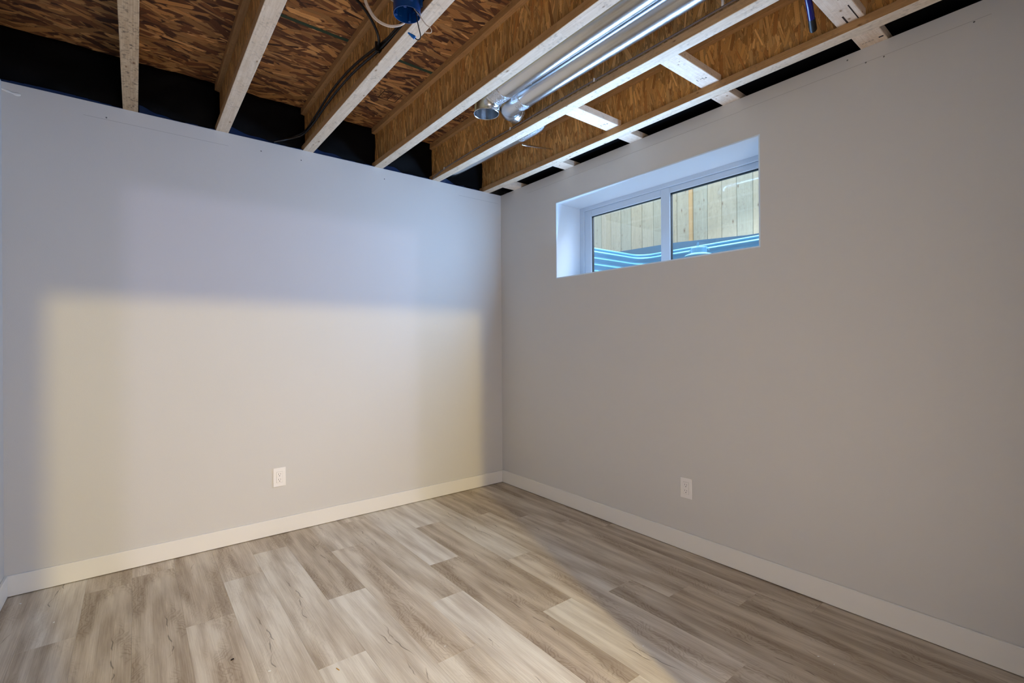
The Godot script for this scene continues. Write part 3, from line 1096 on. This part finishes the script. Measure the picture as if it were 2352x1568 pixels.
# ==================================================================== ducts
func build_ducts() -> void:
	uvmap(2, Vector2.ONE)
	# duct 1: ends in an open elbow that looks down
	var r := 0.066
	var x := -0.955
	var y := 2.518
	var ze := 1.143
	var br := 0.082
	var d1 := thing("round_duct", "round metal duct with the open elbow facing down", "duct", Vector3(x, y, ze), "round metal ducts")
	var st := mb()
	sweep(st, [Vector3(0, 0, br + 0.045), Vector3(0, 0, FRONT - ze - 0.02)], [r, r], 40)
	part("pipe", st, M.galv, d1)
	var el := mb()
	var cs := []
	var rs := []
	cs.append(Vector3(0, 0, br + 0.05))
	rs.append(r + 0.0015)
	for k in 25:
		var a := PI / 2 * k / 24.0
		cs.append(Vector3(0, -br + br * cos(a), br - br * sin(a)))
		var bead := 0.0035 * exp(-pow((fmod(k + 2.0, 6.0) - 2.0) / 0.7, 2.0)) if k < 23 else 0.0
		rs.append(r + 0.001 + bead)
	cs.append(Vector3(0, -br - 0.006, 0))
	rs.append(r + 0.001)
	sweep(el, cs, rs, 40, false)
	var cin := cs.duplicate()
	var rin := []
	for q in rs:
		rin.append(q - 0.002)
	sweep(el, cin, rin, 40, false, true)
	lathe(el, [Vector2(r - 0.001, 0.0), Vector2(r + 0.001, -0.002), Vector2(r + 0.003, 0.0), Vector2(r + 0.001, 0.003)], Vector3(0, -br - 0.006, 0), Vector3.UP, 40)
	part("elbow", el, M.galv, d1)
	var tp := mb()
	var tc := []
	var trr := []
	for k in 9:
		tc.append(Vector3(0, 0, br + 0.008 + 0.0095 * k))
		trr.append(r + 0.004 + rng.randf_range(-0.0008, 0.0012))
	sweep(tp, tc, trr, 40)
	part("foil_tape", tp, M.foil, d1, "crumpled foil tape")
	var sc := mb()
	lathe(sc, [Vector2(0.0, 0.003), Vector2(0.003, 0.0025), Vector2(0.0045, 0.0)], Vector3(0.5 * r, -0.866 * r, 0.335), Vector3(0.5, -0.866, 0), 10)
	part("screw", sc, M.galv, d1)
	# duct 2: its elbow turns away to the next joist
	x = -0.785
	y = 2.538
	ze = 1.085
	r = 0.0645
	var d2 := thing("round_duct", "round metal duct, right of the pair, with its elbow turned to the joist", "duct", Vector3(x, y, ze), "round metal ducts")
	st = mb()
	sweep(st, [Vector3(0, 0, br + 0.09), Vector3(0, 0, FRONT - ze - 0.02)], [r, r], 40)
	part("pipe", st, M.galv, d2)
	el = mb()
	cs = []
	rs = []
	cs.append(Vector3(0, 0, br + 0.10))
	rs.append(r + 0.0025)
	var side := Vector3(1.0, 0.06, 0.0).normalized()
	for k in 25:
		var a := PI / 2 * k / 24.0
		cs.append(side * (br - br * cos(a)) + Vector3(0, 0, br - br * sin(a)))
		var bead := 0.003 * exp(-pow((fmod(k + 2.0, 8.0) - 2.0) / 0.7, 2.0)) if k < 23 else 0.0
		rs.append(r + 0.002 + bead)
	sweep(el, cs, rs, 40)
	part("elbow", el, M.galv, d2)
	tp = mb()
	tc = []
	trr = []
	for k in 6:
		tc.append(Vector3(0, 0, br + 0.055 + 0.0095 * k))
		trr.append(r + 0.0045 + rng.randf_range(-0.0004, 0.0006))
	sweep(tp, tc, trr, 40)
	part("foil_tape", tp, M.foil, d2, "smooth foil tape band")
	tp = mb()
	tc = []
	trr = []
	for k in 8:
		tc.append(side * (br + 0.001 + 0.0035 * k))
		trr.append(r + 0.004 - 0.0016 * k + rng.randf_range(-0.0015, 0.0015))
	sweep(tp, tc, trr, 28)
	part("foil_tape", tp, M.foil, d2, "crumpled foil tape end")
	# duct 3: behind the cable joist, taped end and strap
	r = 0.0635
	var d3 := thing("round_duct", "foil taped duct half hidden behind the joist with the stapled cable", "duct", Vector3(-0.50, 2.553, 1.0), "round metal ducts")
	st = mb()
	sweep(st, [Vector3(0, 0, -1.0), Vector3(0, 0, 0.0)], [r, r], 36)
	part("pipe", st, M.galv, d3)
	tp = mb()
	tc = []
	trr = []
	for k in 14:
		var a := k / 13.0
		tc.append(Vector3(0.0, 0.012 * a * a, -0.13 + 0.25 * a))
		trr.append((r + 0.004) * (1.0 - 0.42 * pow(maxf(0.0, (a - 0.55) / 0.45), 2.2)) + rng.randf_range(-0.002, 0.002))
	sweep(tp, tc, trr, 28)
	part("foil_wrap", tp, M.foil, d3, "crumpled foil wrapped end")
	var stp := mb()
	sweep(stp, curve([Vector3(-0.45, 2.493, 0.835), Vector3(-0.40, 2.496, 0.838), Vector3(-0.28, 2.515, 0.83), Vector3(-0.158, 2.537, 0.82)], 6), [0.007, 0.007, 0.007, 0.007, 0.007, 0.007, 0.007, 0.0068, 0.0066, 0.0064, 0.0062, 0.006, 0.0058, 0.0056, 0.0054, 0.005, 0.0046, 0.0042, 0.004], 8, true, false, 0.4, Vector3.UP)
	single("duct_strap", stp, M.galv, "thin shiny metal strap from the taped duct to the next joist", "strap")


# ==================================================================== cables, box and pipe
func build_cables() -> void:
	uvmap(2, Vector2.ONE)
	# blue round box nailed to the third joist
	var bx := thing("junction_box", "round blue plastic ceiling box open at the bottom", "junction box", Vector3(-1.652, 2.42, 1.617))
	var st := mb()
	lathe(st, [Vector2(0.0, 0.098), Vector2(0.047, 0.098), Vector2(0.05, 0.094), Vector2(0.05, 0.0), Vector2(0.0478, 0.0), Vector2(0.0462, 0.092), Vector2(0.0, 0.092)].duplicate(), Vector3.ZERO, Vector3.UP, 40)
	part("body", st, M.blue, bx)
	for a in [0.6, 2.2, 3.8, 5.4]:
		var lug := mb()
		var d := Vector3(cos(a), 0, sin(a))
		lathe(lug, [Vector2(0.0022, 0.001), Vector2(0.0052, 0.001), Vector2(0.0052, 0.03), Vector2(0.0022, 0.03), Vector2(0.0022, 0.001)], d * 0.0415, Vector3.UP, 10)
		part("screw_lug", lug, M.blue, bx)
	for a in [1.75, 4.6]:
		var d := Vector3(cos(a), 0, sin(a))
		part("tab", boxed(d * 0.052 + Vector3(-0.006, 0.02, -0.006), d * 0.052 + Vector3(0.006, 0.034, 0.006), 0.001), M.blue, bx)
	part("nail_bracket", boxed(Vector3(0.035, 0.035, -0.03), Vector3(0.051, 0.095, 0.03), 0.002), M.blue, bx)
	# wires that hang out of it
	var bw := thing("black_wire", "short black wire with a blue wire nut hanging from the ceiling box", "wire")
	part("strand", tube([Vector3(-1.650, 2.47, 1.640), Vector3(-1.645, 2.425, 1.653), Vector3(-1.642, 2.405, 1.668), Vector3(-1.641, 2.367, 1.678), Vector3(-1.636, 2.338, 1.682), Vector3(-1.632, 2.315, 1.685), Vector3(-1.635, 2.303, 1.683), Vector3(-1.642, 2.301, 1.677), Vector3(-1.650, 2.309, 1.671)], 0.0019, 8, 5), M.black, bw)
	var nut := mb()
	sweep(nut, [Vector3(-1.6485, 2.3075, 1.672), Vector3(-1.650, 2.3092, 1.671), Vector3(-1.658, 2.317, 1.6645), Vector3(-1.6595, 2.3185, 1.6635), Vector3(-1.6665, 2.3255, 1.6575), Vector3(-1.668, 2.327, 1.656)], [0.0058, 0.0066, 0.0056, 0.0044, 0.0034, 0.002], 12)
	part("wire_nut", nut, M.nut, bw, "blue wire nut")
	single("white_wire", tube([Vector3(-1.645, 2.48, 1.630), Vector3(-1.636, 2.43, 1.648), Vector3(-1.630, 2.408, 1.664), Vector3(-1.625, 2.386, 1.678), Vector3(-1.612, 2.363, 1.688), Vector3(-1.602, 2.353, 1.697), Vector3(-1.596, 2.342, 1.701), Vector3(-1.599, 2.332, 1.698), Vector3(-1.617, 2.334, 1.684)], 0.0019, 8, 5), M.nm, "short white wire curling below the joist beside the blue box", "wire")
	# white flat cable that loops into the box
	var nm := mb()
	var path := curve([Vector3(-1.79, 2.68, 1.43), Vector3(-1.763, 2.565, 1.460), Vector3(-1.753, 2.510, 1.468), Vector3(-1.742, 2.479, 1.476), Vector3(-1.727, 2.449, 1.488), Vector3(-1.707, 2.428, 1.504), Vector3(-1.683, 2.416, 1.522), Vector3(-1.661, 2.415, 1.540), Vector3(-1.643, 2.421, 1.554), Vector3(-1.632, 2.436, 1.558), Vector3(-1.630, 2.475, 1.559)], 6)
	var rr := []
	for k in path.size():
		rr.append(0.0046)
	for s in [-0.0026, 0.0026]:
		var pp := []
		for p in path:
			pp.append(p + Vector3(0.6, 0.6, 0.5).normalized() * s)
		var r2 := []
		for k in pp.size():
			r2.append(0.0034)
		sweep(nm, pp, r2, 8)
	single("white_cable", nm, M.nm, "white flat cable looping down into the blue ceiling box", "cable")
	single("white_cable", tube([Vector3(-1.73, 2.60, 1.50), Vector3(-1.69, 2.527, 1.526), Vector3(-1.668, 2.502, 1.545), Vector3(-1.655, 2.495, 1.56)], 0.003, 8, 4), M.nm, "short white cable entering the blue box from its left side", "cable")
	# black cables along the third joist
	single("black_cable", tube([Vector3(-1.582, 2.525, 2.6), Vector3(-1.582, 2.522, 1.9), Vector3(-1.582, 2.520, 1.6), Vector3(-1.584, 2.520, 1.36), Vector3(-1.586, 2.526, 1.25), Vector3(-1.59, 2.575, 0.95), Vector3(-1.588, 2.600, 0.72), Vector3(-1.588, 2.602, 0.5), Vector3(-1.59, 2.575, 0.26), Vector3(-1.60, 2.545, 0.06), Vector3(-1.66, 2.508, 0.010), Vector3(-1.72, 2.475, 0.009), Vector3(-1.77, 2.449, 0.008)], 0.0062, 8, 6), M.black, "upper black cable running along the web of the cable joist", "cable", Vector3.ZERO, "black cables on the joist")
	single("black_cable", tube([Vector3(-1.586, 2.500, 2.6), Vector3(-1.586, 2.500, 1.85), Vector3(-1.586, 2.499, 1.5), Vector3(-1.592, 2.502, 1.25), Vector3(-1.598, 2.535, 0.95), Vector3(-1.594, 2.555, 0.7), Vector3(-1.594, 2.552, 0.45), Vector3(-1.597, 2.535, 0.22), Vector3(-1.615, 2.52, 0.05), Vector3(-1.68, 2.488, 0.022), Vector3(-1.73, 2.465, 0.020), Vector3(-1.775, 2.447, 0.012)], 0.0062, 8, 6), M.black, "lower black cable running along the flange of the cable joist", "cable", Vector3.ZERO, "black cables on the joist")
	single("black_cable", tube([Vector3(-1.79, 2.728, 1.20), Vector3(-1.745, 2.69, 1.235), Vector3(-1.69, 2.638, 1.262), Vector3(-1.635, 2.575, 1.262), Vector3(-1.606, 2.528, 1.245), Vector3(-1.601, 2.512, 1.20)], 0.0058, 8, 6), M.black, "black cable dropping across the bay to the bundle on the joist", "cable", Vector3.ZERO, "black cables on the joist")
	var tie := mb()
	box(tie, Vector3(-1.614, 2.488, 1.215), Vector3(-1.584, 2.535, 1.226), 0.003)
	single("cable_tie", tie, M.black, "black tie where the three black cables meet", "cable tie")
	# thin grey cable stapled on the fifth joist
	var gx := -0.663
	single("grey_cable", tube([Vector3(gx, 2.486, 3.3), Vector3(gx, 2.4855, 2.6), Vector3(gx, 2.484, 2.0), Vector3(gx, 2.4865, 1.5), Vector3(gx, 2.483, 1.0), Vector3(gx, 2.486, 0.7), Vector3(gx, 2.476, 0.3), Vector3(gx, 2.467, 0.15), Vector3(gx + 0.002, 2.449, 0.03), Vector3(gx + 0.02, 2.446, -0.02)], 0.0045, 8, 6), M.grey, "thin grey-brown cable stapled along the joist right of the ducts", "cable")
	for s in [[0.195, 2.472, "white cable staple nearest the back wall"], [0.985, 2.484, "white cable staple below the taped duct elbow"], [1.66, 2.486, "white cable staple above the blocks, highest of three"]]:
		var cl := mb()
		for zz in [-0.003, 0.003]:
			box(cl, Vector3(-0.0055, -0.003, zz - 0.001), Vector3(0.006, 0.007, zz + 0.001))
		box(cl, Vector3(-0.007, -0.009, -0.004), Vector3(-0.0045, 0.009, 0.004), 0.001)
		single("cable_staple", cl, M.white, s[2], "cable staple", Vector3(gx, s[1], s[0]), "white cable staples on the joist")
	# scrap of clear tape on top of that joist
	var tp := mb()
	sweep(tp, curve([Vector3(-0.662, 2.56, 2.31), Vector3(-0.668, 2.54, 2.318), Vector3(-0.660, 2.525, 2.312), Vector3(-0.667, 2.505, 2.32), Vector3(-0.664, 2.488, 2.318)], 4), [0.016, 0.018, 0.017, 0.019, 0.017, 0.014, 0.016, 0.012, 0.013, 0.010, 0.008, 0.009, 0.006, 0.007, 0.006, 0.007, 0.005], 9, true, false, 0.45, Vector3.RIGHT)
	single("tape_scrap", tp, mat(Color(0.85, 0.84, 0.83), 0.25), "crumpled whitish tape scrap hanging above the stapled cable", "tape")
	# blue water pipe with a black end
	var bp := thing("blue_pipe", "dark blue plastic pipe with a black end beside the split block", "pipe", Vector3(-0.22, 2.492, 2.475))
	var pd := Vector3(-0.16, 0.075, 0.035)
	part("tube", tube([Vector3.ZERO + pd * 0.12, pd * 0.5, pd, pd * 2.0 + Vector3(0, 0.02, 0), pd * 2.6 + Vector3(0, 0.05, 0)], 0.0125, 16, 6), M.pex, bp)
	var cap := mb()
	var e := pd.normalized()
	sweep(cap, [e * -0.004, e * 0.0, e * 0.05, e * 0.052], [0.0125, 0.0145, 0.0138, 0.0128], 16)
	part("end_cap", cap, M.black, bp, "black end cap")


# ==================================================================== outlets
func outlet(label: String, at: Vector3, turn: float) -> void:
	var o := thing("wall_outlet", label, "outlet", at, "white wall outlets")
	o.rotation.y = turn
	part("cover_plate", boxed(Vector3(-0.0365, -0.0585, 0.0), Vector3(0.0365, 0.0585, 0.0058), 0.0022), M.plate, o)
	var rc := mb()
	box(rc, Vector3(-0.0168, -0.0335, 0.0055), Vector3(0.0168, 0.0335, 0.0078), 0.0009)
	var rec := part("receptacle", rc, M.plate, o)
	part("gap", boxed(Vector3(-0.0176, -0.0343, 0.0055), Vector3(0.0176, 0.0343, 0.0060)), M.seam, o)
	for s in [-1.0, 1.0]:
		var y: float = s * 0.0165 + 0.003
		part("slot", boxed(Vector3(-0.0075, y - 0.0035, 0.0074), Vector3(-0.0056, y + 0.0045, 0.0080)), M.hole, rec)
		part("slot", boxed(Vector3(0.0056, y - 0.0028, 0.0074), Vector3(0.0075, y + 0.0038, 0.0080)), M.hole, rec)
		var g := mb()
		lathe(g, [Vector2(0.0026, 0.0), Vector2(0.0024, 0.0004), Vector2(0.0, 0.0004)], Vector3(0, y - 0.0105, 0.0077), Vector3.BACK, 12)
		part("ground_hole", g, M.dark, rec)


func build_outlets() -> void:
	outlet("white duplex outlet on the back wall in the light patch", Vector3(-1.7525, 0.355, 0.0), 0.0)
	outlet("white duplex outlet on the window wall in the shade", Vector3(0.0, 0.356, 1.737), -PI / 2)


# ==================================================================== crumbs on the floor
func crumb(called: String, label: String, category: String, at: Vector3, size: Vector3, turn: float, m: Material, group := "") -> void:
	var st := mb()
	box(st, Vector3(-size.x / 2, 0, -size.z / 2), Vector3(size.x / 2, size.y, size.z / 2), minf(size.y, minf(size.x, size.z)) * 0.3)
	var o := single(called, st, m, label, category, at, group)
	o.rotation.y = turn


func build_debris() -> void:
	crumb("dark_crumb", "dark brown crumb on the floor near the lower left", "crumb", Vector3(-2.176, 0, 1.187), Vector3(0.011, 0.004, 0.006), 0.4, M.stamp)
	crumb("wood_sliver", "thin yellow wood sliver on the pale planks", "sliver", Vector3(-1.882, 0, 1.49), Vector3(0.003, 0.0018, 0.019), 0.25, mat(Color(0.72, 0.52, 0.12), 0.6))
	var fl := [
		[-2.88, 0.123, 0.010, "white plaster flake by the baseboard in the left corner"], [-2.739, 0.426, 0.008, "white plaster flake on the left floor, just out from the corner"],
		[-0.904, 2.106, 0.005, "white plaster flake at the edge of the floor shadow"], [-0.442, 2.556, 0.007, "larger white flake of the close pair on the dark floor"],
		[-0.447, 2.61, 0.005, "smaller white flake of the close pair on the dark floor"], [-0.203, 0.99, 0.006, "white plaster flake on dark planks near the room corner"],
		[-2.08, 1.344, 0.009, "curled white flake between the dark crumb and the yellow sliver"], [-1.509, 1.62, 0.006, "tiny cream flake on the bluish planks"]]
	for f in fl:
		crumb("plaster_flake", f[3], "flake", Vector3(f[0], 0, f[1]), Vector3(f[2], 0.0016, f[2] * 0.6), rng.randf() * 3.0, M.white, "white plaster flakes on the floor")
